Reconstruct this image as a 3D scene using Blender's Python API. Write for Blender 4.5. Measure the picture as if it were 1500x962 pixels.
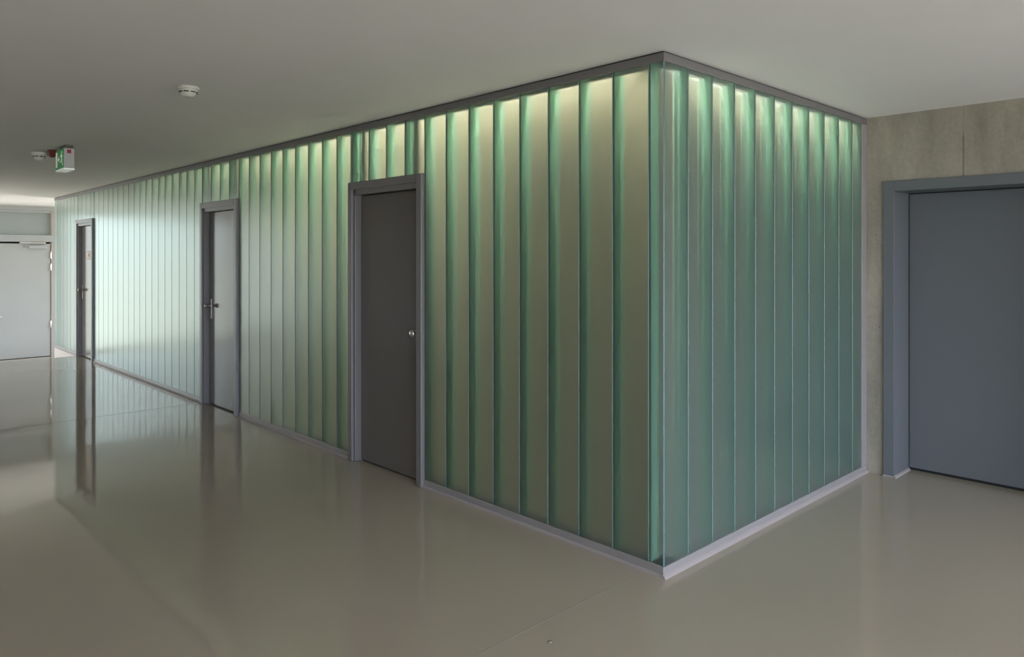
import bpy, bmesh, math, random
from mathutils import Vector, Matrix
random.seed(7)
scene = bpy.context.scene
for o in list(bpy.data.objects):
    bpy.data.objects.remove(o)

# ------------------------------------------------------------------ camera
F_PX, W_PX, H_PX = 1071.0, 1500, 962
CX, HORIZON = 750.0, 375.0
EYE = Vector((2.0915, -3.032, 1.586))
cam = bpy.data.cameras.new('camera')
cam.sensor_width = 36.0
cam.lens = 36.0 * F_PX / W_PX
cam.shift_y = -((H_PX / 2) - HORIZON) / W_PX
cam.clip_start = 0.05
cam_ob = bpy.data.objects.new('camera', cam)
scene.collection.objects.link(cam_ob)
cam_ob.location = EYE
cam_ob.rotation_euler = (math.radians(90), 0, math.atan2(0.7231, 0.6907))
scene.camera = cam_ob

# ------------------------------------------------------------------ view, world, daylight
vs = scene.view_settings
vs.view_transform = 'Standard'; vs.look = 'None'; vs.gamma = 1.0
vs.use_curve_mapping = False
vs.exposure = 0.0
SKY = 13.5
scene.cycles.max_bounces = 16
scene.cycles.diffuse_bounces = 6
scene.cycles.glossy_bounces = 6
scene.cycles.transmission_bounces = 8
scene.cycles.transparent_max_bounces = 24
scene.cycles.sample_clamp_indirect = 8.0

world = bpy.data.worlds.new('daylight'); scene.world = world
world.use_nodes = True
nt = world.node_tree; nt.nodes.clear()
wo = nt.nodes.new('ShaderNodeOutputWorld'); bg = nt.nodes.new('ShaderNodeBackground')
tc = nt.nodes.new('ShaderNodeTexCoord'); sp = nt.nodes.new('ShaderNodeSeparateXYZ')
rp = nt.nodes.new('ShaderNodeValToRGB')
rp.color_ramp.elements[0].position = 0.47; rp.color_ramp.elements[0].color = (0.46, 0.47, 0.45, 1)
rp.color_ramp.elements[1].position = 0.53; rp.color_ramp.elements[1].color = (0.84, 0.95, 1.17, 1)
ma = nt.nodes.new('ShaderNodeMath'); ma.operation = 'MULTIPLY_ADD'
ma.inputs[1].default_value = 0.5; ma.inputs[2].default_value = 0.5
nt.links.new(tc.outputs['Generated'], sp.inputs[0]); nt.links.new(sp.outputs['Z'], ma.inputs[0])
nt.links.new(ma.outputs[0], rp.inputs[0]); rp2 = nt.nodes.new('ShaderNodeValToRGB')
rp2.color_ramp.elements[0].position = 0.47; rp2.color_ramp.elements[0].color = (0.95, 0.89, 0.78, 1)
rp2.color_ramp.elements[1].position = 0.53; rp2.color_ramp.elements[1].color = (0.96, 0.95, 0.93, 1)
nt.links.new(ma.outputs[0], rp2.inputs[0])
mx = nt.nodes.new('ShaderNodeMapRange'); mx.interpolation_type = 'SMOOTHSTEP'
mx.inputs[1].default_value = -0.7; mx.inputs[2].default_value = 0.3
nt.links.new(sp.outputs['X'], mx.inputs[0])
mm = nt.nodes.new('ShaderNodeMix'); mm.data_type = 'RGBA'
nt.links.new(mx.outputs[0], mm.inputs['Factor'])
nt.links.new(rp2.outputs[0], mm.inputs['A']); nt.links.new(rp.outputs[0], mm.inputs['B'])
nt.links.new(mm.outputs['Result'], bg.inputs[0])
bg.inputs[1].default_value = SKY
nt.links.new(bg.outputs[0], wo.inputs[0])

def area(name, loc, rot, sx, sy, power, color=(1, 1, 1), portal=False):
    l = bpy.data.lights.new(name, 'AREA'); l.shape = 'RECTANGLE'
    l.size = sx; l.size_y = sy; l.energy = power; l.color = color
    if portal: l.cycles.is_portal = True
    o = bpy.data.objects.new(name, l); scene.collection.objects.link(o)
    o.location = loc; o.rotation_euler = rot
    return o

H = 2.6                    # ceiling height
Y_BACK, Y_FRONT = 2.57, -6.5
X_END, X_DAY = -15.14, 6.5
BOX_END = 12.6             # length of the long glass side
DROP = 0.45                # the ramp falls this much towards the end wall
RAMP0 = 11.1
# window openings: (y0, y1, z0, z1)
WIN_DAY = (-5.9, 2.2, 0.15, 2.45)
WIN_END = (-4.1, -1.0, -0.445, 2.50)
STEP_X, STEP_Y = -9.0, -4.3            # the opposite wall steps in towards the corridor end
WIN_SIDE = (-14.8, -12.1, -0.1, 2.52)  # x0, x1, z0, z1
area('window_portal', ((WIN_SIDE[0] + WIN_SIDE[1]) / 2, STEP_Y - .01, (WIN_SIDE[2] + WIN_SIDE[3]) / 2),
     (math.radians(90), 0, 0), WIN_SIDE[1] - WIN_SIDE[0], WIN_SIDE[3] - WIN_SIDE[2], 1, portal=True)
area('window_portal', (X_DAY - .01, (WIN_DAY[0] + WIN_DAY[1]) / 2, (WIN_DAY[2] + WIN_DAY[3]) / 2),
     (0, math.radians(90), 0), WIN_DAY[3] - WIN_DAY[2], WIN_DAY[1] - WIN_DAY[0], 1, portal=True)
area('window_portal', (X_END + .01, (WIN_END[0] + WIN_END[1]) / 2, (WIN_END[2] + WIN_END[3]) / 2),
     (0, math.radians(-90), 0), WIN_END[3] - WIN_END[2], WIN_END[1] - WIN_END[0], 1, portal=True)
WIN_BACK = (-14.8, -12.9, 0.0, 2.50)   # beyond the far end of the glass room
area('window_portal', ((WIN_BACK[0] + WIN_BACK[1]) / 2, Y_BACK + .01, (WIN_BACK[2] + WIN_BACK[3]) / 2),
     (math.radians(-90), 0, 0), WIN_BACK[1] - WIN_BACK[0], WIN_BACK[3] - WIN_BACK[2], 1, portal=True)
# lamp strips inside the glass room, just behind its walls at the ceiling
ROOM_FILL = 60.0
CAVITY = 11.0
STRIP = 20.0                # watts per metre
STRIP_C = (1.0, 0.95, 0.87)
for xa, xb, g in ((-3.8, -.22, 1.0), (-6.0, -3.8, .5), (-8.0, -6.0, .28), (-12.4, -8.0, .14)):     # lit less and less towards the far end
    area('strip_light', ((xa + xb) / 2, 0.21, 2.50), (math.radians(-50), 0, 0), xb - xa, 0.05, STRIP * g * (xb - xa), STRIP_C)
    area('strip_light', ((xa + xb) / 2, 0.081, 2.577), (0, 0, 0), xb - xa, 0.008, CAVITY * g * (xb - xa), STRIP_C)
area('strip_light', (-0.21, 1.40, 2.50), (math.radians(-50), 0, math.radians(90)), 2.3, 0.05, STRIP * 1.6 * 2.4, STRIP_C)
area('strip_light', (-0.081, 1.34, 2.577), (0, 0, math.radians(90)), 2.36, 0.008, CAVITY * 1.0 * 2.4, STRIP_C)
area('room_fill', (-2.9, 0.80, 2.57), (0, 0, 0), 3.2, 0.25, ROOM_FILL * 3.2, (0.95, 1.0, 0.93))  # unseen fill light added inside the room to brighten the green glass strips
area('room_fill', (-8.6, 0.80, 2.57), (0, 0, 0), 7.6, 0.25, ROOM_FILL * .32 * 7.6, (0.85, 1.0, 1.0))  # weaker added fill for the far part of the room

# ------------------------------------------------------------------ materials
def new_mat(name):
    m = bpy.data.materials.new(name); m.use_nodes = True
    n = m.node_tree; n.nodes.clear()
    out = n.nodes.new('ShaderNodeOutputMaterial')
    return m, n, out

def N(n, t, **kw):
    nd = n.nodes.new(t)
    for k, v in kw.items(): setattr(nd, k, v)
    return nd

def principled(name, col, rough=0.5, metal=0.0, spec=0.5, noise=0.0, nscale=8.0, bump=0.0, bscale=200.0, emit=None):
    m, n, out = new_mat(name)
    p = N(n, 'ShaderNodeBsdfPrincipled')
    p.inputs['Base Color'].default_value = (*col, 1)
    p.inputs['Roughness'].default_value = rough
    p.inputs['Metallic'].default_value = metal
    p.inputs['Specular IOR Level'].default_value = spec
    n.links.new(p.outputs[0], out.inputs[0])
    if noise or bump:
        tc = N(n, 'ShaderNodeTexCoord')
    if noise:
        nz = N(n, 'ShaderNodeTexNoise'); nz.inputs['Scale'].default_value = nscale; nz.inputs['Detail'].default_value = 5
        n.links.new(tc.outputs['Object'], nz.inputs['Vector'])
        mr = N(n, 'ShaderNodeMapRange'); mr.inputs[1].default_value = .3; mr.inputs[2].default_value = .7
        mr.inputs[3].default_value = 1 - noise; mr.inputs[4].default_value = 1 + noise
        n.links.new(nz.outputs[0], mr.inputs[0])
        vm = N(n, 'ShaderNodeVectorMath', operation='SCALE'); vm.inputs[0].default_value = col
        n.links.new(mr.outputs[0], vm.inputs['Scale']); n.links.new(vm.outputs[0], p.inputs['Base Color'])
    if bump:
        nb = N(n, 'ShaderNodeTexNoise'); nb.inputs['Scale'].default_value = bscale; nb.inputs['Detail'].default_value = 3
        n.links.new(tc.outputs['Object'], nb.inputs['Vector'])
        b = N(n, 'ShaderNodeBump'); b.inputs['Strength'].default_value = bump; b.inputs['Distance'].default_value = .002
        n.links.new(nb.outputs[0], b.inputs['Height']); n.links.new(b.outputs[0], p.inputs['Normal'])
    if emit:
        p.inputs['Emission Color'].default_value = (*emit[0], 1); p.inputs['Emission Strength'].default_value = emit[1]
    return m

M = {}
M['ceiling'] = principled('ceiling_plaster', (.755, .735, .715), .9, spec=.2, noise=.012, nscale=3, bump=.12, bscale=260)
M['plaster'] = principled('wall_plaster', (.66, .64, .59), .9, spec=.2, noise=.03)
M['inside'] = principled('room_white', (.35, .35, .32), .9, spec=.2)
M['wood'] = principled('dark_wood', (.06, .045, .035), .55)
M['alu'] = principled('anodised_aluminium', (.315, .295, .295), .36, metal=.25, noise=.03, nscale=5)
M['rail'] = principled('painted_head_rail', (.17, .16, .16), .4, metal=.2)
M['paint'] = principled('grey_door_paint', (.175, .166, .164), .32, spec=.5, bump=.04, bscale=400)
M['leafpaint'] = principled('grey_leaf_paint', (.125, .112, .105), .16, spec=.6, bump=.01, bscale=350)
M['bluegrey'] = principled('blue_grey_paint', (.119, .128, .137), .36, spec=.45, bump=.04, bscale=400)
M['paledoor'] = principled('pale_grey_paint', (.345, .35, .325), .4, noise=.02, nscale=2)
M['beige'] = principled('beige_frame_paint', (.35, .32, .285), .5)
M['palemetal'] = principled('pale_frame_metal', (.34, .35, .335), .4)
M['dark'] = principled('black_gap', (.01, .01, .01), .8)
M['steel'] = principled('satin_steel', (.62, .60, .56), .3, metal=.9)
M['handle'] = principled('shade_darkened_steel', (.30, .27, .24), .35, metal=.8)  # steel with the shade around the handles put into its base colour
M['plastic'] = principled('white_plastic', (.56, .55, .49), .45)
M['whiteplastic'] = principled('bright_plastic', (.80, .79, .74), .35)
M['signgrey'] = principled('sign_housing', (.50, .48, .47), .45)
M['slot'] = principled('dark_slot', (.05, .05, .04), .6)
M['red'] = principled('dark_red_plastic', (.16, .012, .012), .45)
M['redlabel'] = principled('red_label', (.35, .02, .03), .5)
M['green'] = principled('sign_green', (.02, .20, .05), .4, emit=((.03, .25, .06), .25))
M['signwhite'] = principled('sign_white', (.7, .75, .66), .4, emit=((.7, .8, .65), .25))
M['diffuser'] = principled('lamp_diffuser', (.75, .78, .72), .4, emit=((.8, .85, .78), .25))
M['mount'] = principled('mount_dark', (.10, .10, .07), .6)
M['bead'] = principled('sealant', (.31, .275, .265), .6)
M['plinth'] = principled('pale_plinth', (.60, .54, .50), .6)
M['paper'] = principled('paper_pink', (.72, .58, .52), .7)
M['ink'] = principled('label_ink', (.22, .14, .13), .7)

# --- transom glass in the end wall
M['transom'] = principled('frosted_transom', (.28, .305, .29), .35)

# --- poured floor
def floor_mat():
    m, n, out = new_mat('poured_resin_floor')
    p = N(n, 'ShaderNodeBsdfPrincipled'); n.links.new(p.outputs[0], out.inputs[0])
    tc = N(n, 'ShaderNodeTexCoord')
    nz = N(n, 'ShaderNodeTexNoise'); nz.inputs['Scale'].default_value = .7; nz.inputs['Detail'].default_value = 3
    n.links.new(tc.outputs['Object'], nz.inputs['Vector'])
    r = N(n, 'ShaderNodeValToRGB')
    r.color_ramp.elements[0].position = .3; r.color_ramp.elements[0].color = (.375, .323, .252, 1)
    r.color_ramp.elements[1].position = .7; r.color_ramp.elements[1].color = (.40, .348, .275, 1)
    n.links.new(nz.outputs[0], r.inputs[0]); n.links.new(r.outputs[0], p.inputs['Base Color'])
    p.inputs['Roughness'].default_value = .05
    p.inputs['IOR'].default_value = 1.6
    p.inputs['Specular IOR Level'].default_value = .5
    nb = N(n, 'ShaderNodeTexNoise'); nb.inputs['Scale'].default_value = 3.2; nb.inputs['Detail'].default_value = 1.5
    n.links.new(tc.outputs['Object'], nb.inputs['Vector'])
    b = N(n, 'ShaderNodeBump'); b.inputs['Strength'].default_value = .11; b.inputs['Distance'].default_value = .01
    n.links.new(nb.outputs[0], b.inputs['Height']); n.links.new(b.outputs[0], p.inputs['Normal'])
    return m
M['floor'] = floor_mat()
M['joint'] = principled('floor_joint', (.07, .065, .055), .4)
M['seam'] = principled('floor_seam', (.30, .29, .25), .2)
M['spot'] = principled('floor_plug_ring', (.10, .095, .085), .4)

# --- exposed concrete
def concrete():
    m, n, out = new_mat('fair_faced_concrete')
    p = N(n, 'ShaderNodeBsdfPrincipled'); n.links.new(p.outputs[0], out.inputs[0])
    p.inputs['Roughness'].default_value = .8; p.inputs['Specular IOR Level'].default_value = .2
    tc = N(n, 'ShaderNodeTexCoord')
    mp = N(n, 'ShaderNodeMapping'); mp.inputs['Scale'].default_value = (2.6, 1, .7)
    n.links.new(tc.outputs['Object'], mp.inputs[0])
    a = N(n, 'ShaderNodeTexNoise'); a.inputs['Scale'].default_value = 1.5; a.inputs['Detail'].default_value = 9; a.inputs['Roughness'].default_value = .68
    n.links.new(mp.outputs[0], a.inputs['Vector'])
    r = N(n, 'ShaderNodeValToRGB'); e = r.color_ramp.elements
    e[0].position = .28; e[0].color = (.205, .188, .152, 1)
    e[1].position = .72; e[1].color = (.375, .338, .272, 1)
    x = e.new(.5); x.color = (.288, .262, .214, 1)
    n.links.new(a.outputs[0], r.inputs[0])
    f = N(n, 'ShaderNodeTexNoise'); f.inputs['Scale'].default_value = 45; f.inputs['Detail'].default_value = 4
    n.links.new(tc.outputs['Object'], f.inputs['Vector'])
    mr = N(n, 'ShaderNodeMapRange'); mr.inputs[1].default_value = .3; mr.inputs[2].default_value = .7; mr.inputs[3].default_value = .93; mr.inputs[4].default_value = 1.06
    n.links.new(f.outputs[0], mr.inputs[0])
    v = N(n, 'ShaderNodeVectorMath', operation='SCALE'); n.links.new(r.outputs[0], v.inputs[0]); n.links.new(mr.outputs[0], v.inputs['Scale'])
    # small dark air holes
    vo = N(n, 'ShaderNodeTexVoronoi'); vo.inputs['Scale'].default_value = 7; n.links.new(tc.outputs['Object'], vo.inputs['Vector'])
    cr = N(n, 'ShaderNodeMapRange'); cr.inputs[1].default_value = .025; cr.inputs[2].default_value = .05; cr.inputs[3].default_value = .45; cr.inputs[4].default_value = 1
    n.links.new(vo.outputs['Distance'], cr.inputs[0])
    v2 = N(n, 'ShaderNodeVectorMath', operation='SCALE'); n.links.new(v.outputs[0], v2.inputs[0]); n.links.new(cr.outputs[0], v2.inputs['Scale'])
    # faint board joint with a dark stain: |x - .62|
    s = N(n, 'ShaderNodeSeparateXYZ'); n.links.new(tc.outputs['Object'], s.inputs[0])
    d = N(n, 'ShaderNodeMath', operation='SUBTRACT'); d.inputs[1].default_value = STAIN_X; n.links.new(s.outputs['X'], d.inputs[0])
    ab = N(n, 'ShaderNodeMath', operation='ABSOLUTE'); n.links.new(d.outputs[0], ab.inputs[0])
    g = N(n, 'ShaderNodeMapRange'); g.inputs[1].default_value = .002; g.inputs[2].default_value = .009; g.inputs[3].default_value = 1; g.inputs[4].default_value = 0
    n.links.new(ab.outputs[0], g.inputs[0])
    zz = N(n, 'ShaderNodeMapRange'); zz.inputs[1].default_value = 2.44; zz.inputs[2].default_value = 2.38; zz.inputs[3].default_value = .12; zz.inputs[4].default_value = .42
    n.links.new(s.outputs['Z'], zz.inputs[0])
    mu = N(n, 'ShaderNodeMath', operation='MULTIPLY'); n.links.new(g.outputs[0], mu.inputs[0]); n.links.new(zz.outputs[0], mu.inputs[1])
    iv = N(n, 'ShaderNodeMath', operation='SUBTRACT'); iv.inputs[0].default_value = 1; n.links.new(mu.outputs[0], iv.inputs[1])
    v3 = N(n, 'ShaderNodeVectorMath', operation='SCALE'); n.links.new(v2.outputs[0], v3.inputs[0]); n.links.new(iv.outputs[0], v3.inputs['Scale'])
    n.links.new(v3.outputs[0], p.inputs['Base Color'])
    b = N(n, 'ShaderNodeBump'); b.inputs['Strength'].default_value = .25; b.inputs['Distance'].default_value = .003
    n.links.new(f.outputs[0], b.inputs['Height']); n.links.new(b.outputs[0], p.inputs['Normal'])
    return m
STAIN_X = 0.63
M['concrete'] = concrete()

# --- channel glass
def glass_face():
    m, n, out = new_mat('channel_glass_face')
    tr = N(n, 'ShaderNodeBsdfTransparent'); tr.inputs[0].default_value = (.85, .90, .85, 1)
    rf = N(n, 'ShaderNodeBsdfRefraction'); rf.inputs[0].default_value = (.84, .90, .84, 1)
    rf.inputs['Roughness'].default_value = .42; rf.inputs['IOR'].default_value = 1.2
    m0 = N(n, 'ShaderNodeMixShader'); m0.inputs[0].default_value = .62
    n.links.new(tr.outputs[0], m0.inputs[1]); n.links.new(rf.outputs[0], m0.inputs[2])
    df = N(n, 'ShaderNodeBsdfDiffuse'); df.inputs[0].default_value = (.36, .47, .48, 1)
    tl = N(n, 'ShaderNodeBsdfTranslucent'); tl.inputs[0].default_value = (.66, .80, .68, 1)
    m1 = N(n, 'ShaderNodeMixShader'); m1.inputs[0].default_value = .5
    n.links.new(df.outputs[0], m1.inputs[1]); n.links.new(tl.outputs[0], m1.inputs[2])
    m2 = N(n, 'ShaderNodeMixShader'); m2.inputs[0].default_value = .18
    n.links.new(m0.outputs[0], m2.inputs[1]); n.links.new(m1.outputs[0], m2.inputs[2])
    gl = N(n, 'ShaderNodeBsdfGlossy'); gl.inputs['Roughness'].default_value = .22
    gl.inputs['Color'].default_value = (.94, 1.0, .99, 1)
    fr = N(n, 'ShaderNodeFresnel'); fr.inputs['IOR'].default_value = 1.52
    mu = N(n, 'ShaderNodeMath', operation='MULTIPLY'); mu.inputs[1].default_value = 1.5; mu.use_clamp = True
    n.links.new(fr.outputs[0], mu.inputs[0])
    m3 = N(n, 'ShaderNodeMixShader'); n.links.new(mu.outputs[0], m3.inputs[0])
    n.links.new(m2.outputs[0], m3.inputs[1]); n.links.new(gl.outputs[0], m3.inputs[2])
    tc = N(n, 'ShaderNodeTexCoord')
    nb = N(n, 'ShaderNodeTexNoise'); nb.inputs['Scale'].default_value = 110; nb.inputs['Detail'].default_value = 2
    n.links.new(tc.outputs['Object'], nb.inputs['Vector'])
    b = N(n, 'ShaderNodeBump'); b.inputs['Strength'].default_value = .06; b.inputs['Distance'].default_value = .002
    n.links.new(nb.outputs[0], b.inputs['Height']); n.links.new(b.outputs[0], gl.inputs['Normal'])
    n.links.new(m3.outputs[0], out.inputs[0])
    return m
def glass_flange():
    m, n, out = new_mat('channel_glass_flange')
    df = N(n, 'ShaderNodeBsdfDiffuse'); df.inputs[0].default_value = (.49, .71, .62, 1)
    tl = N(n, 'ShaderNodeBsdfTranslucent'); tl.inputs[0].default_value = (.54, .76, .68, 1)
    m1 = N(n, 'ShaderNodeMixShader'); m1.inputs[0].default_value = .3
    n.links.new(df.outputs[0], m1.inputs[1]); n.links.new(tl.outputs[0], m1.inputs[2])
    tr = N(n, 'ShaderNodeBsdfTransparent'); tr.inputs[0].default_value = (.76, .91, .86, 1)
    m2 = N(n, 'ShaderNodeMixShader'); m2.inputs[0].default_value = .5
    n.links.new(tr.outputs[0], m2.inputs[1]); n.links.new(m1.outputs[0], m2.inputs[2])
    n.links.new(m2.outputs[0], out.inputs[0])
    return m
def clear(name, col):
    m, n, out = new_mat(name)
    tr = N(n, 'ShaderNodeBsdfTransparent'); tr.inputs[0].default_value = (*col, 1)
    n.links.new(tr.outputs[0], out.inputs[0]); return m
def leaf_mat(name, dc, tcol, fac):
    m, n, out = new_mat(name)
    df = N(n, 'ShaderNodeBsdfDiffuse'); df.inputs[0].default_value = (*dc, 1)
    tl = N(n, 'ShaderNodeBsdfTranslucent'); tl.inputs[0].default_value = (*tcol, 1)
    m1 = N(n, 'ShaderNodeMixShader'); m1.inputs[0].default_value = fac
    n.links.new(df.outputs[0], m1.inputs[1]); n.links.new(tl.outputs[0], m1.inputs[2])
    n.links.new(m1.outputs[0], out.inputs[0]); return m
M['face'] = glass_face()
M['flange'] = glass_flange()
M['back'] = clear('channel_glass_back', (.97, .99, .98))
M['tinted'] = clear('dimming_glass', (.44, .475, .485))  # tint added to tone down the end window's brightness
M['edge'] = principled('channel_glass_edge', (.10, .19, .172), .4)
M['seal'] = principled('joint_seal', (.10, .17, .145), .45)
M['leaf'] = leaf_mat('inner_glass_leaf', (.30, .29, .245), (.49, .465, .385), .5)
M['leafjoint'] = leaf_mat('inner_glass_joint', (.15, .40, .36), (.40, .57, .48), .8)
M['leafshort'] = leaf_mat('inner_glass_leaf_dimmed', (.23, .245, .235), (.28, .27, .225), .5)  # same inner glass, its colours dimmed to hold back light on the short side

# ------------------------------------------------------------------ mesh helpers
def link(name, bm, mats, parent=None, smooth=False):
    bmesh.ops.recalc_face_normals(bm, faces=bm.faces)
    me = bpy.data.meshes.new(name)
    bm.to_mesh(me); bm.free()
    for m in (mats if isinstance(mats, (list, tuple)) else [mats]):
        me.materials.append(M[m])
    if smooth:
        for p in me.polygons: p.use_smooth = True
    o = bpy.data.objects.new(name, me); scene.collection.objects.link(o)
    if parent: o.parent = parent
    return o

def add_box(bm, x0, x1, y0, y1, z0, z1, mi=0, bevel=0.0):
    r = bmesh.ops.create_cube(bm, size=1.0)
    vs_ = r['verts']
    for v in vs_:
        v.co = Vector(((x0 + x1) / 2 + v.co.x * (x1 - x0), (y0 + y1) / 2 + v.co.y * (y1 - y0), (z0 + z1) / 2 + v.co.z * (z1 - z0)))
    fs = list({f for v in vs_ for f in v.link_faces})
    for f in fs: f.material_index = mi
    if bevel:
        es = list({e for v in vs_ for e in v.link_edges})
        bmesh.ops.bevel(bm, geom=es, offset=bevel, segments=2, affect='EDGES', profile=.5)
    return fs

def box(name, dims, mat, parent=None, bevel=0.0):
    bm = bmesh.new(); add_box(bm, *dims, bevel=bevel)
    return link(name, bm, mat, parent)

def add_lathe(bm, prof, mtx, seg=32, mi=0):
    """profile of (radius, height) turned about local z, capped at both ends, then placed by mtx"""
    rings = []
    for r, h in prof:
        rings.append([bm.verts.new(mtx @ Vector((r * math.cos(2 * math.pi * k / seg), r * math.sin(2 * math.pi * k / seg), h))) for k in range(seg)])
    for a, b in zip(rings, rings[1:]):
        for k in range(seg):
            f = bm.faces.new((a[k], a[(k + 1) % seg], b[(k + 1) % seg], b[k])); f.material_index = mi; f.smooth = True
    for r in (rings[0], rings[-1]):
        f = bm.faces.new(r); f.material_index = mi

def add_prism(bm, pts, y0, y1, mi=0):
    """polygon given in (x, z) swept from y0 to y1"""
    a = [bm.verts.new((x, y0, z)) for x, z in pts]; b = [bm.verts.new((x, y1, z)) for x, z in pts]
    fs = [bm.faces.new(a), bm.faces.new(b[::-1])]
    for k in range(len(pts)):
        fs.append(bm.faces.new((a[k], a[(k + 1) % len(pts)], b[(k + 1) % len(pts)], b[k])))
    for f in fs: f.material_index = mi

def empty(name, loc):
    o = bpy.data.objects.new(name, None); scene.collection.objects.link(o)
    o.location = loc; o.empty_display_size = .2
    return o

def tag(o, label=None, cat=None, group=None, kind=None):
    if label: o['label'] = label
    if cat: o['category'] = cat
    if group: o['group'] = group
    if kind: o['kind'] = kind
    return o

# ------------------------------------------------------------------ room shell
bm = bmesh.new()
v = [bm.verts.new(p) for p in ((X_DAY, Y_FRONT, 0), (X_DAY, Y_BACK + .4, 0), (-RAMP0, Y_BACK + .4, 0), (-RAMP0, Y_FRONT, 0))]
bm.faces.new(v)
w = [bm.verts.new(p) for p in ((X_END - .1, Y_FRONT, -DROP), (X_END - .1, Y_BACK + .4, -DROP),
                               (X_END + .35, Y_BACK + .4, -DROP), (X_END + .35, Y_FRONT, -DROP))]
bm.faces.new((v[3], v[2], w[2], w[3])); bm.faces.new((w[3], w[2], w[1], w[0]))
# a slab with thickness
r = bmesh.ops.extrude_face_region(bm, geom=list(bm.faces))
for q in r['geom']:
    if isinstance(q, bmesh.types.BMVert): q.co.z -= .25
floor = tag(link('floor', bm, 'floor'), 'glossy grey-beige poured resin floor reflecting the glass wall', 'floor', kind='structure')
box('ceiling', (X_END - .1, X_DAY, Y_FRONT, Y_BACK + .4, H, H + .25), 'ceiling')
tag(bpy.data.objects['ceiling'], 'plain off-white plaster ceiling', 'ceiling', kind='structure')

# thin joints in the floor
box('trim_1', (-5.957, -5.953, Y_FRONT + .01, -.02, -.002, .0006), 'joint')
tag(bpy.data.objects['trim_1'], 'thin dark joint line across the floor at the middle door', 'floor joint', kind='structure')
box('trim_2', (-.1130, -.1075, Y_FRONT + .01, -.10, -.002, .0005), 'seam')
tag(bpy.data.objects['trim_2'], 'faint pale seam in the floor running from the glass corner', 'floor joint', kind='structure')

# concrete wall on the right with the door recess
DX0, DX1, DZ = .199, 1.36, 2.05
bm = bmesh.new()
bx0, bx1, bz0, bz1 = WIN_BACK
add_box(bm, X_END - .1, bx0, Y_BACK, Y_BACK + .4, -DROP - .02, H); add_box(bm, bx1, DX0 - .05, Y_BACK, Y_BACK + .4, -DROP - .02, H)
add_box(bm, bx0, bx1, Y_BACK, Y_BACK + .4, -DROP - .02, bz0); add_box(bm, bx0, bx1, Y_BACK, Y_BACK + .4, bz1, H)
add_box(bm, DX1 + .05, X_DAY, Y_BACK, Y_BACK + .4, -.02, H)
add_box(bm, DX0 - .05, DX1 + .05, Y_BACK, Y_BACK + .4, DZ + .05, H)
tag(link('wall_right', bm, 'concrete'), 'bare board-marked concrete wall around the blue-grey door', 'wall', kind='structure')
sx0, sx1, sz0, sz1 = WIN_SIDE
bm = bmesh.new()
add_box(bm, STEP_X, X_DAY, Y_FRONT - .2, Y_FRONT, -DROP - .02, H)
add_box(bm, STEP_X - .2, STEP_X, Y_FRONT - .2, STEP_Y, -DROP - .02, H)
add_box(bm, X_END - .1, sx0, STEP_Y - .2, STEP_Y, -DROP - .02, H); add_box(bm, sx1, STEP_X - .2, STEP_Y - .2, STEP_Y, -DROP - .02, H)
add_box(bm, sx0, sx1, STEP_Y - .2, STEP_Y, -DROP - .02, sz0); add_box(bm, sx0, sx1, STEP_Y - .2, STEP_Y, sz1, H)
tag(link('wall_left', bm, 'plaster'), 'plain plastered wall opposite the glass wall', 'wall', kind='structure')
box('wall_panel', (-7.4, -3.9, Y_FRONT, Y_FRONT + .06, 0, 2.3), 'wood')
tag(bpy.data.objects['wall_panel'], 'dark wood panelling opposite the glass wall', 'panelling', kind='structure')
# daylight wall with a big window
y0, y1, z0, z1 = WIN_DAY
bm = bmesh.new()
add_box(bm, X_DAY, X_DAY + .3, Y_FRONT - .2, y0, -.02, H); add_box(bm, X_DAY, X_DAY + .3, y1, Y_BACK + .4, -.02, H)
add_box(bm, X_DAY, X_DAY + .3, y0, y1, -.02, z0); add_box(bm, X_DAY, X_DAY + .3, y0, y1, z1, H)
tag(link('wall_front', bm, 'plaster'), 'plastered window wall behind the viewer', 'wall', kind='structure')
bm = bmesh.new()
for k in range(6):
    y = y0 + (y1 - y0) * k / 5
    add_box(bm, X_DAY + .1, X_DAY + .17, y - .035, y + .035, z0, z1)
add_box(bm, X_DAY + .1, X_DAY + .17, y0, y1, z0, z0 + .06); add_box(bm, X_DAY + .1, X_DAY + .17, y0, y1, z1 - .06, z1)
tag(link('window_1', bm, 'palemetal'), 'long framed window behind the viewer', 'window', kind='structure')
# end wall with the pale door and its window
y0, y1, z0, z1 = WIN_END
EY0, EY1, ETOP = -.66, .535, 2.58
bm = bmesh.new()
add_box(bm, X_END - .25, X_END, Y_FRONT - .2, y0, -DROP - .02, H); add_box(bm, X_END - .25, X_END, y1, EY0, -DROP - .02, H)
add_box(bm, X_END - .25, X_END, EY1, Y_BACK + .4, -DROP - .02, H)
add_box(bm, X_END - .25, X_END, y0, y1, -DROP - .02, z0); add_box(bm, X_END - .25, X_END, y0, y1, z1, H)
add_box(bm, X_END - .25, X_END, EY0, EY1, ETOP, H)
tag(link('wall_end', bm, 'plaster'), 'plastered end wall of the corridor', 'wall', kind='structure')
bm = bmesh.new()
for k in range(4):
    y = y0 + (y1 - y0) * k / 3
    add_box(bm, X_END - .16, X_END - .1, y - .03, y + .03, z0, z1)
add_box(bm, X_END - .16, X_END - .1, y0, y1, z0, z0 + .03); add_box(bm, X_END - .16, X_END - .1, y0, y1, z1 - .06, z1)
w2 = tag(link('window_2', bm, 'palemetal'), 'tall framed window at the corridor end', 'window', kind='structure')

box('dimming_pane', (X_END - .135, X_END - .125, y0, y1, z0, z1), 'tinted', w2)  # unseen pane added to dim the daylight from this window

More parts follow.
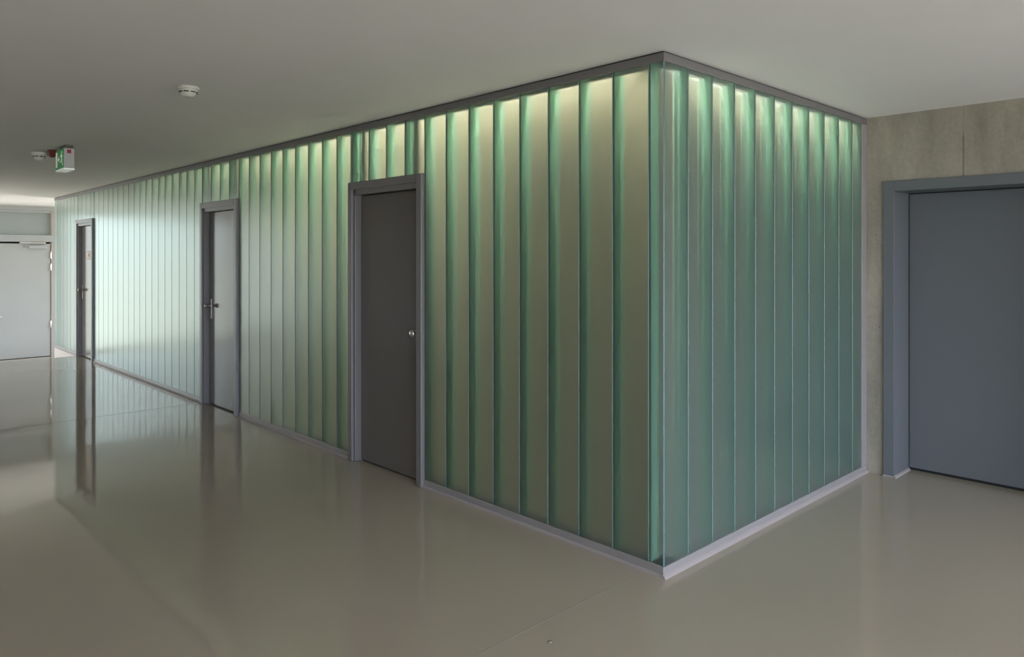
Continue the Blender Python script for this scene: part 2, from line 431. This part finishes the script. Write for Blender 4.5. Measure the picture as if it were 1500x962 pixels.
bm = bmesh.new()
for k in range(4):
    x = sx0 + (sx1 - sx0) * k / 3
    add_box(bm, x - .03, x + .03, STEP_Y - .14, STEP_Y - .08, sz0, sz1)
add_box(bm, sx0, sx1, STEP_Y - .14, STEP_Y - .08, sz0, sz0 + .06); add_box(bm, sx0, sx1, STEP_Y - .14, STEP_Y - .08, sz1 - .06, sz1)
tag(link('window_3', bm, 'palemetal'), 'tall framed window opposite the far end of the glass wall', 'window', kind='structure')

bm = bmesh.new()
for k in range(3):
    x = bx0 + (bx1 - bx0) * k / 2
    add_box(bm, x - .03, x + .03, Y_BACK + .12, Y_BACK + .18, bz0, bz1)
add_box(bm, bx0, bx1, Y_BACK + .12, Y_BACK + .18, bz0, bz0 + .06); add_box(bm, bx0, bx1, Y_BACK + .12, Y_BACK + .18, bz1 - .06, bz1)
tag(link('window_4', bm, 'palemetal'), 'framed window behind the far end of the glass room', 'window', kind='structure')

# ------------------------------------------------------------------ pale door at the corridor end
d = empty('door_1', (X_END, 0, -DROP))
tag(d, 'pale grey door with frosted transom closing the corridor, far left', 'door', kind='structure')
off = Vector((X_END, 0, -DROP))
def at(o): o.matrix_parent_inverse = Matrix.Translation(-Vector(o.parent.location)); return o
bm = bmesh.new()
add_box(bm, X_END - .10, X_END + .015, EY0, EY1, 2.50, ETOP, bevel=.004)
add_box(bm, X_END - .10, X_END, EY0 + .05, EY1 - .05, 2.455, 2.50, bevel=.004)
add_box(bm, X_END - .10, X_END + .025, EY0, EY1, 1.872, 2.005, bevel=.004)
at(link('door_frame', bm, 'palemetal', d))
for s, (a, b) in (('l', (EY0, EY0 + .06)), ('r', (EY1 - .072, EY1))):
    bm = bmesh.new(); add_box(bm, X_END - .10, X_END + .01, a, b, -DROP, 2.50, bevel=.004)
    add_box(bm, X_END - .10, X_END - .02, (b if s == 'l' else a - .012), (b + .012 if s == 'l' else a), -DROP, 2.50)
    at(link('door_jamb', bm, 'beige', d))
at(box('transom_pane', (X_END - .07, X_END - .05, EY0 + .06, EY1 - .08, 2.0, 2.46), 'transom', d))
leaf = at(box('door_leaf', (X_END - .055, X_END - .005, EY0 + .075, EY1 - .085, -DROP + .012, 1.835), 'paledoor', d, bevel=.003))
at(box('door_gap', (X_END - .095, X_END - .05, EY0 + .06, EY1 - .072, -DROP, 1.875), 'dark', d))
cl = box('door_closer', (X_END - .004, X_END + .05, .075, .378, 1.735, 1.80), 'palemetal', d, bevel=.006); at(cl)
cr = box('closer_rail', (X_END + .02, X_END + .055, -.085, .355, 1.835, 1.868), 'steel', d, bevel=.004); at(cr)
for zc in (1.60, 1.36, .2):
    bm = bmesh.new()
    add_lathe(bm, [(.010, -.075), (.012, -.07), (.012, .07), (.010, .075)], Matrix.Translation((X_END + .012, EY1 - .078, zc)), 12)
    at(link('hinge', bm, 'steel', d))
bm = bmesh.new()
add_lathe(bm, [(.026, 0), (.026, .01)], Matrix.Translation((X_END - .005, -.50, .40)) @ Matrix.Rotation(math.pi / 2, 4, 'Y'), 20)
add_lathe(bm, [(.009, 0), (.009, .055)], Matrix.Translation((X_END, -.50, .40)) @ Matrix.Rotation(math.pi / 2, 4, 'Y'), 16)
add_box(bm, X_END + .038, X_END + .056, -.51, -.375, .391, .409, bevel=.006)
at(link('lever_handle', bm, 'steel', d))
# skirting of the end wall
box('baseboard_end', (X_END, X_END + .012, Y_FRONT, EY0, -DROP, -DROP + .06), 'palemetal')
tag(bpy.data.objects['baseboard_end'], 'low grey skirting along the corridor end wall', 'skirting', kind='structure')

# ------------------------------------------------------------------ channel-glass walls
RAIL_T, RAIL_B = H - .052, .053
LEAF_Y = .088
DOORS = [(1.955, 2.905), (4.985, 5.925), (10.14, 11.085)]     # distances from the corner, near to far
DOOR_TOP = 2.155
FL, TH, GAP = .072, .006, .007

def plank(parent, a, b, z0, z1, axis, fa=True, fb=True):
    """one U-shaped glass channel between a and b along the wall; axis 'x' = long side, 'y' = short side"""
    bm = bmesh.new()
    a, b = a + (GAP / 2 if fa else 0), b - (GAP / 2 if fb else 0)
    C = .0025
    # local: s along wall, q = depth inwards
    def P(s, q, z): return (-s, q, z) if axis == 'x' else (-q, s, z)
    prof = [(a + C, 0, 0), (b - C, 0, 3), (b, C, 3)]            # (s, q, material of the side that starts here)
    prof += [(b, FL, 1), (b - TH, FL, 1), (b - TH, TH, 2)] if fb else [(b, TH, 2)]
    prof += [(a + TH, TH, 1), (a + TH, FL, 1), (a, FL, 3)] if fa else [(a, TH, 3)]
    prof += [(a, C, 3)]
    lo = [bm.verts.new(P(s, q, z0)) for s, q, _ in prof]; hi = [bm.verts.new(P(s, q, z1)) for s, q, _ in prof]
    n = len(prof)
    for k in range(n):
        f = bm.faces.new((lo[k], lo[(k + 1) % n], hi[(k + 1) % n], hi[k]))
        f.material_index = prof[k][2]
    # the outer edge is bright glass, the flange behind it clear
        if f.material_index == 3 and abs(prof[k][1] - prof[(k + 1) % n][1]) > .01: f.material_index = 1
    f = bm.faces.new(lo[::-1]); f.material_index = 3
    f = bm.faces.new(hi); f.material_index = 3
    # sealed joint: silicone set back between two planks
    if fb:
        s0, s1 = b, b + GAP
        l2 = [bm.verts.new(P(x, y, z0)) for x, y in ((s0, .003), (s1, .003), (s1, .010), (s0, .010))]
        h2 = [bm.verts.new(P(x, y, z1)) for x, y in ((s0, .003), (s1, .003), (s1, .010), (s0, .010))]
        for k in range(4):
            f = bm.faces.new((l2[k], l2[(k + 1) % 4], h2[(k + 1) % 4], h2[k])); f.material_index = 4
    return link('glass_plank', bm, ['face', 'flange', 'back', 'edge', 'seal'], parent)

# ---- long side
long_w = empty('glass_partition', (0, 0, 0))
tag(long_w, 'long green channel-glass wall with three grey doors receding left', 'glass partition')
bm = bmesh.new()
rail_pts = [(-.006, RAIL_T), (-.001, RAIL_T), (-.001, H - .02), (.112, H - .02), (.112, RAIL_T), (.126, RAIL_T), (.126, H - .009), (-.006, H - .009)]
L = [bm.verts.new((-BOX_END, y, z)) for y, z in rail_pts]; R = [bm.verts.new((.0, y, z)) for y, z in rail_pts]
for k in range(8): bm.faces.new((L[k], L[(k + 1) % 8], R[(k + 1) % 8], R[k]))
bm.faces.new(L); bm.faces.new(R[::-1])
add_box(bm, .0, .006, -.006, -.001, RAIL_T, H - .009)
add_box(bm, -BOX_END, -.076, .0735, .0750, RAIL_T - .006, H - .02)
link('top_rail', bm, 'rail', long_w)
box('shadow_gap', (-BOX_END, -.004, .006, .09, H - .009, H), 'dark', long_w)
segs = []
t = 0.0
for a, b in DOORS: segs.append((t, a)); t = b
segs.append((t, BOX_END))
for i, (a, b) in enumerate(segs):
    x1 = .004 if a == 0 else -a
    box('bottom_rail', (-b, x1, -.006, .126, .010, RAIL_B), 'alu', long_w, bevel=.003)
    bm = bmesh.new()
    pts = [(-.006, 0), (-.017, 0), (-.016, .006), (-.011, .012), (-.006, .016)]
    L = [bm.verts.new((-b, y, z)) for y, z in pts]; R = [bm.verts.new((x1 + (.011 if a == 0 else 0), y, z)) for y, z in pts]
    for k in range(5): bm.faces.new((L[k], L[(k + 1) % 5], R[(k + 1) % 5], R[k]))
    bm.faces.new(L); bm.faces.new(R[::-1])
    link('sealant_bead', bm, 'bead', long_w)
J0, JS = .3156, .2332
joints = [0.0, .0865]
k = 0
while J0 + JS * k < BOX_END - .1:
    joints.append(J0 + JS * k); k += 1
joints.append(BOX_END)
def cut(a, b, low, high):
    """split one bay into full-height pieces and a short piece above a door"""
    pieces = [(a, b, low)]
    for d0, d1 in DOORS:
        new = []
        for p0, p1, z in pieces:
            if z > 1 or p1 <= d0 + .005 or p0 >= d1 - .005: new.append((p0, p1, z)); continue
            if p0 < d0 - .03: new.append((p0, d0, z))
            if p1 > d1 + .03: new.append((d1, p1, z))
            o0, o1 = max(p0, d0), min(p1, d1)
            if p0 < d0 and p0 >= d0 - .03: o0 = p0
            if o1 - o0 > .008: new.append((o0, o1, high))
        pieces = new
    return pieces
for a, b in zip(joints, joints[1:]):
    pieces = cut(a, b, RAIL_B - .03, DOOR_TOP - .02)
    for p0, p1, z in pieces: plank(long_w, p0, p1, z, RAIL_T + .012, 'x', fa=p0 > 0 and p0 not in [e[1] for e in DOORS], fb=p1 not in [e[0] for e in DOORS])
bm = bmesh.new()
LGAP = .008                        # half the width of the clear green joint between two inner panes
def leaf_run(bm, edges, put):
    """panes (material 0) with joints (material 1) between them"""
    for a, b in zip(edges, edges[1:]):
        put(a + (LGAP if a > edges[0] else 0), b - (LGAP if b < edges[-1] else 0), 0)
    for e in edges[1:-1]: put(e - LGAP, e + LGAP, 1)
def put_long(a, b, mi):
    for p0, p1, z in cut(a, b, RAIL_B - .02, DOOR_TOP):
        add_box(bm, -p1, -p0, LEAF_Y, LEAF_Y + .006, z, RAIL_T + .012, mi)
leaf_run(bm, [LEAF_Y + .001] + joints[2:], put_long)
link('inner_leaf', bm, ['leaf', 'leafjoint'], long_w)
for d0, d1 in DOORS:
    for a, b in ((d0 + .13, d0 + .20), (d1 - .135, d1 - .065)):
        box('post', (-b, -a, .061, .075, DOOR_TOP, RAIL_T + .012), 'paint', long_w)
box('plinth', (-BOX_END, -RAMP0, -.004, .10, -.25, .010), 'plinth', long_w)

# ---- short side
S_END = 2.485
short_w = empty('glass_partition', (0, 0, 0))
tag(short_w, 'short green channel-glass wall right of the corner, meeting the concrete wall', 'glass partition')
bm = bmesh.new()
L = [bm.verts.new((-y, -.001, z)) for y, z in rail_pts]; R = [bm.verts.new((-y, Y_BACK, z)) for y, z in rail_pts]
for k in range(8): bm.faces.new((L[k], L[(k + 1) % 8], R[(k + 1) % 8], R[k]))
bm.faces.new(L); bm.faces.new(R[::-1])
add_box(bm, -.0750, -.0735, .076, Y_BACK, RAIL_T - .006, H - .02)
link('top_rail', bm, 'rail', short_w)
box('shadow_gap', (-.09, -.006, .006, Y_BACK, H - .009, H), 'dark', short_w)
box('bottom_rail', (-.126, .006, .002, Y_BACK - .002, .010, RAIL_B), 'alu', short_w, bevel=.003)
box('end_post', (-.126, .006, S_END, Y_BACK - .001, RAIL_B, RAIL_T), 'alu', short_w, bevel=.003)
bm = bmesh.new()
pts = [(.006, 0), (.022, 0), (.021, .007), (.014, .016), (.006, .022)]
L = [bm.verts.new((x, -.017, z)) for x, z in pts]; R = [bm.verts.new((x, Y_BACK - .002, z)) for x, z in pts]
for k in range(5): bm.faces.new((L[k], L[(k + 1) % 5], R[(k + 1) % 5], R[k]))
bm.faces.new(L); bm.faces.new(R[::-1])
link('sealant_bead', bm, 'bead', short_w)
js = [0.007] + [.2175 + .2335 * k for k in range(10)] + [S_END]
for a, b in zip(js, js[1:]): plank(short_w, a, b, RAIL_B - .03, RAIL_T + .012, 'y', fa=a > .1)
bm = bmesh.new()
def put_short(a, b, mi):
    add_box(bm, -LEAF_Y - .006, -LEAF_Y, a, b, RAIL_B - .02, RAIL_T + .012, mi)
leaf_run(bm, [LEAF_Y + .007] + js[1:-1] + [Y_BACK - .001], put_short)
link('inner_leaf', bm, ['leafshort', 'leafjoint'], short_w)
# far end of the glass room, closed by a plain wall just inside its last plank
box('wall_back', (-BOX_END + .001, -BOX_END + .10, LEAF_Y + .03, Y_BACK, -.3, H), 'inside')
tag(bpy.data.objects['wall_back'], 'plain wall closing the far end of the glass room', 'wall', kind='structure')

# ------------------------------------------------------------------ grey doors in the long side
def glass_door(idx, d0, d1, label, handle):
    x0, x1 = -d1, -d0
    d = empty('door_%d' % idx, ((x0 + x1) / 2, 0, 0))
    tag(d, label, 'door', kind='structure')
    z1 = DOOR_TOP
    fo, dp = .028, .118
    # frame: outer architrave, stepped rebate
    for nm, (a, b) in (('door_jamb', (x0, x0 + .058)), ('door_jamb', (x1 - .058, x1))):
        left = a == x0
        bm = bmesh.new()
        add_box(bm, a, b, -fo, dp, 0.001, z1, bevel=.004)
        if left: add_box(bm, b - .002, b + .022, -fo + .018, dp, 0.001, z1 - .05, bevel=.003)
        else: add_box(bm, a - .022, a + .002, -fo + .018, dp, 0.001, z1 - .05, bevel=.003)
        at(link(nm, bm, 'paint', d))
    bm = bmesh.new()
    add_box(bm, x0 + .057, x1 - .057, -fo, dp, z1 - .058, z1, bevel=.004)
    add_box(bm, x0 + .057, x1 - .057, -fo + .018, dp, z1 - .098, z1 - .055, bevel=.003)
    at(link('door_head', bm, 'paint', d))
    lf = at(box('door_leaf', (x0 + .086, x1 - .083, .042, .082, .014, z1 - .104), 'leafpaint', d, bevel=.002))
    at(box('door_gap', (x0 + .079, x1 - .079, .058, .105, .0, z1 - .097), 'dark', d))
    def child(o): return o
    ry = Matrix.Rotation(math.pi / 2, 4, 'X')      # local z -> -y
    if handle == 'knob':
        bm = bmesh.new()
        add_lathe(bm, [(.027, 0), (.027, .006), (.013, .009), (.012, .030), (.022, .038), (.027, .048), (.026, .058), (.018, .064), (.004, .066)],
                  Matrix.Translation((x1 - .083 -   .045, .042, 1.045)) @ ry, 32)
        o = link('door_knob', bm, 'steel', lf); child(o)
    else:
        bm = bmesh.new()
        hx = x0 + .086 + .06
        add_box(bm, hx - .02, hx + .02, .034, .043, .92, 1.13, bevel=.004)
        child(link('handle_plate', bm, 'handle', lf))
        bm = bmesh.new()
        add_lathe(bm, [(.016, 0), (.016, .006), (.010, .010), (.010, .034), (.022, .040), (.026, .048), (.026, .056), (.018, .063), (.004, .065)],
                  Matrix.Translation((hx, .034, 1.055)) @ ry, 28)
        child(link('door_knob', bm, 'handle', lf))
    return d, lf
d4, _ = glass_door(4, *DOORS[0], 'dark grey door with round knob, nearest door in the glass wall', 'knob')
d3, _ = glass_door(3, *DOORS[1], 'grey door with a knob on a long plate, middle one of three in the glass wall', 'lever')
d2, lf = glass_door(2, *DOORS[2], 'grey door with small pink notice, farthest door in the glass wall', 'lever')
# notice on the far door
xs = (-10.665, -10.475)
zc = 1.60
bm = bmesh.new(); add_box(bm, xs[0], xs[1], .038, .042, zc - .06, zc + .06)
o = link('door_sign', bm, 'paper', lf); tag(o, 'pink notice')
bm = bmesh.new()
add_box(bm, xs[0], xs[1], .036, .0385, zc + .054, zc + .062); add_box(bm, xs[0], xs[1], .036, .0385, zc - .062, zc - .054)
add_box(bm, xs[0] + .07, xs[1] - .06, .0365, .0385, zc - .025, zc + .03)
link('door_sign_print', bm, 'ink', lf)

# ------------------------------------------------------------------ blue-grey door in the concrete wall
d = empty('door_5', ((DX0 + DX1) / 2, Y_BACK, 0))
tag(d, 'large flat blue-grey door set deep in the concrete wall', 'door', kind='structure')
REC = .28
for a, b in ((DX0 - .074, DX0), (DX1, DX1 + .074)):
    bm = bmesh.new()
    add_box(bm, a, b, Y_BACK - .018, Y_BACK, .001, DZ + .074, bevel=.003)
    add_box(bm, (b - .012 if a < .5 else a), (b if a < .5 else a + .012), Y_BACK - .004, Y_BACK + REC + .05, .001, DZ)
    at(link('door_jamb', bm, 'bluegrey', d))
bm = bmesh.new()
add_box(bm, DX0 - .001, DX1 + .001, Y_BACK - .018, Y_BACK, DZ, DZ + .074, bevel=.003)
add_box(bm, DX0 - .012, DX1 + .012, Y_BACK - .004, Y_BACK + REC + .05, DZ, DZ + .012)
at(link('door_head', bm, 'bluegrey', d))
at(box('door_leaf', (DX0 + .005, DX1 - .005, Y_BACK + REC, Y_BACK + REC + .045, .022, DZ - .006), 'bluegrey', d, bevel=.002))
at(box('door_gap', (DX0, DX1, Y_BACK + REC + .02, Y_BACK + REC + .06, 0, DZ), 'dark', d))
bm = bmesh.new()
pts = [(DX0, 0), (DX0 + .016, 0), (DX0 + .010, .010), (DX0, .016)]
L = [bm.verts.new((x, Y_BACK - .03, z)) for x, z in pts]; R = [bm.verts.new((x, Y_BACK + REC, z)) for x, z in pts]
for k in range(4): bm.faces.new((L[k], L[(k + 1) % 4], R[(k + 1) % 4], R[k]))
bm.faces.new(L); bm.faces.new(R[::-1])
add_box(bm, DX0 - .074, DX0 + .014, Y_BACK - .030, Y_BACK - .018, .0, .014, bevel=.003)
at(link('sealant_bead', bm, 'bead', d))

# ------------------------------------------------------------------ things on the ceiling
def ceil_at(px, py):
    dep = (H - EYE.z) * F_PX / (HORIZON - py); a = (px - CX) / F_PX
    return Vector((EYE.x + dep * (.6907 * a - .7231), EYE.y + dep * (.7231 * a + .6907), H))
def detector(p, label, plastic='plastic', drop=1.0):
    root = empty('smoke_detector', p); tag(root, label, 'smoke detector')
    dn = Matrix.Rotation(math.pi, 4, 'X')
    bm = bmesh.new(); add_lathe(bm, [(.060, 0), (.064, .004), (.064, .014), (.060, .018)], dn, 40)
    link('base', bm, plastic, root)
    bm = bmesh.new(); add_lathe(bm, [(.056, .016), (.054, .026), (.046, .036), (.032, .056), (.026, .060), (.004, .061)], dn, 40)
    link('cap', bm, plastic, root)
    for k in range(8):
        bm = bmesh.new(); add_box(bm, .044, .051, -.014, .014, -.036, -.029)
        for v in bm.verts: v.co = Matrix.Rotation(2 * math.pi * k / 8 + .2, 4, 'Z') @ v.co
        link('slot', bm, 'slot', root)
    root.scale.z = drop
    return root
detector(ceil_at(276, 127.5), 'white round smoke detector alone on the ceiling, nearer one')
detector(ceil_at(57, 223), 'white round smoke detector beside the red box and exit sign', 'whiteplastic', 1.3)
p = ceil_at(76, 220)
bm = bmesh.new()
add_box(bm, p.x - .05, p.x + .05, p.y - .032, p.y + .032, H - .062, H, bevel=.005)
add_box(bm, p.x - .02, p.x + .03, p.y - .02, p.y + .02, H - .070, H - .06, bevel=.003)
tag(link('alarm_box', bm, 'red'), 'small dark red box on the ceiling left of the exit sign', 'alarm box')

# exit sign: long green face towards the corridor, narrow grey end towards us
c = ceil_at(93, 211.5)
root = empty('exit_sign', c); tag(root, 'green and white exit sign box hanging from the ceiling', 'exit sign')
LX, LY, ZT, ZB = .30, .088, -.030, -.225
box('ceiling_mount', (-.20, .0, .012, .078, -.031, 0), 'mount', root, bevel=.003)
box('housing', (-LX, 0, .004, LY, ZB + .014, ZT), 'signgrey', root, bevel=.004)
bm = bmesh.new(); add_box(bm, -LX - .002, .001, .0, LY + .002, ZB, ZB + .015, bevel=.003)
link('diffuser', bm, 'diffuser', root)
sg = box('sign_panel', (-LX + .004, -.004, -.001, .005, ZB + .016, ZT - .004), 'green', root)
bm = bmesh.new()
def sc(pts): return [(-LX + .004 + u * .292, ZB + .016 + w_ * .175) for u, w_ in pts]
add_prism(bm, sc([(.06, .10), (.24, .10), (.24, .90), (.06, .90)]), -.0025, -.0009)                       # door opening
add_prism(bm, sc([(.32, .44), (.32, .56), (.44, .56), (.44, .66), (.53, .5), (.44, .34), (.44, .44)][::-1]), -.0025, -.0009)  # arrow
# running figure: head, trunk, arms, legs
hd = [(.80 + .045 * math.cos(q * math.pi / 6), .82 + .07 * math.sin(q * math.pi / 6)) for q in range(12)]
add_prism(bm, sc(hd), -.0025, -.0009)
add_prism(bm, sc([(.72, .74), (.80, .74), (.84, .46), (.76, .44)]), -.0025, -.0009)
add_prism(bm, sc([(.72, .74), (.74, .66), (.64, .60), (.62, .66)]), -.0025, -.0009)
add_prism(bm, sc([(.80, .74), (.90, .60), (.88, .54), (.78, .64)]), -.0025, -.0009)
add_prism(bm, sc([(.76, .46), (.80, .44), (.70, .30), (.62, .30), (.62, .36), (.68, .36)]), -.0025, -.0009)
add_prism(bm, sc([(.79, .48), (.84, .46), (.90, .30), (.96, .14), (.91, .12), (.85, .28)]), -.0025, -.0009)
link('pictogram', bm, 'signwhite', sg)
box('red_label', (.0, .0012, .028, .062, -.075, -.042), 'redlabel', root)

# ------------------------------------------------------------------ floor plug near the viewer
bm = bmesh.new()
m4 = Matrix.Translation((.026, -.842, 0))
add_lathe(bm, [(.0125, -.004), (.0125, .0008), (.0105, .0010)], m4, 28)
fp = link('floor_plug', bm, 'spot')
tag(fp, 'tiny round plug set in the floor in front of the glass corner', 'floor plug')
bm = bmesh.new(); add_lathe(bm, [(.0100, .0), (.0100, .0014), (.0035, .0016)], m4, 28); link('cap', bm, 'floor', fp)
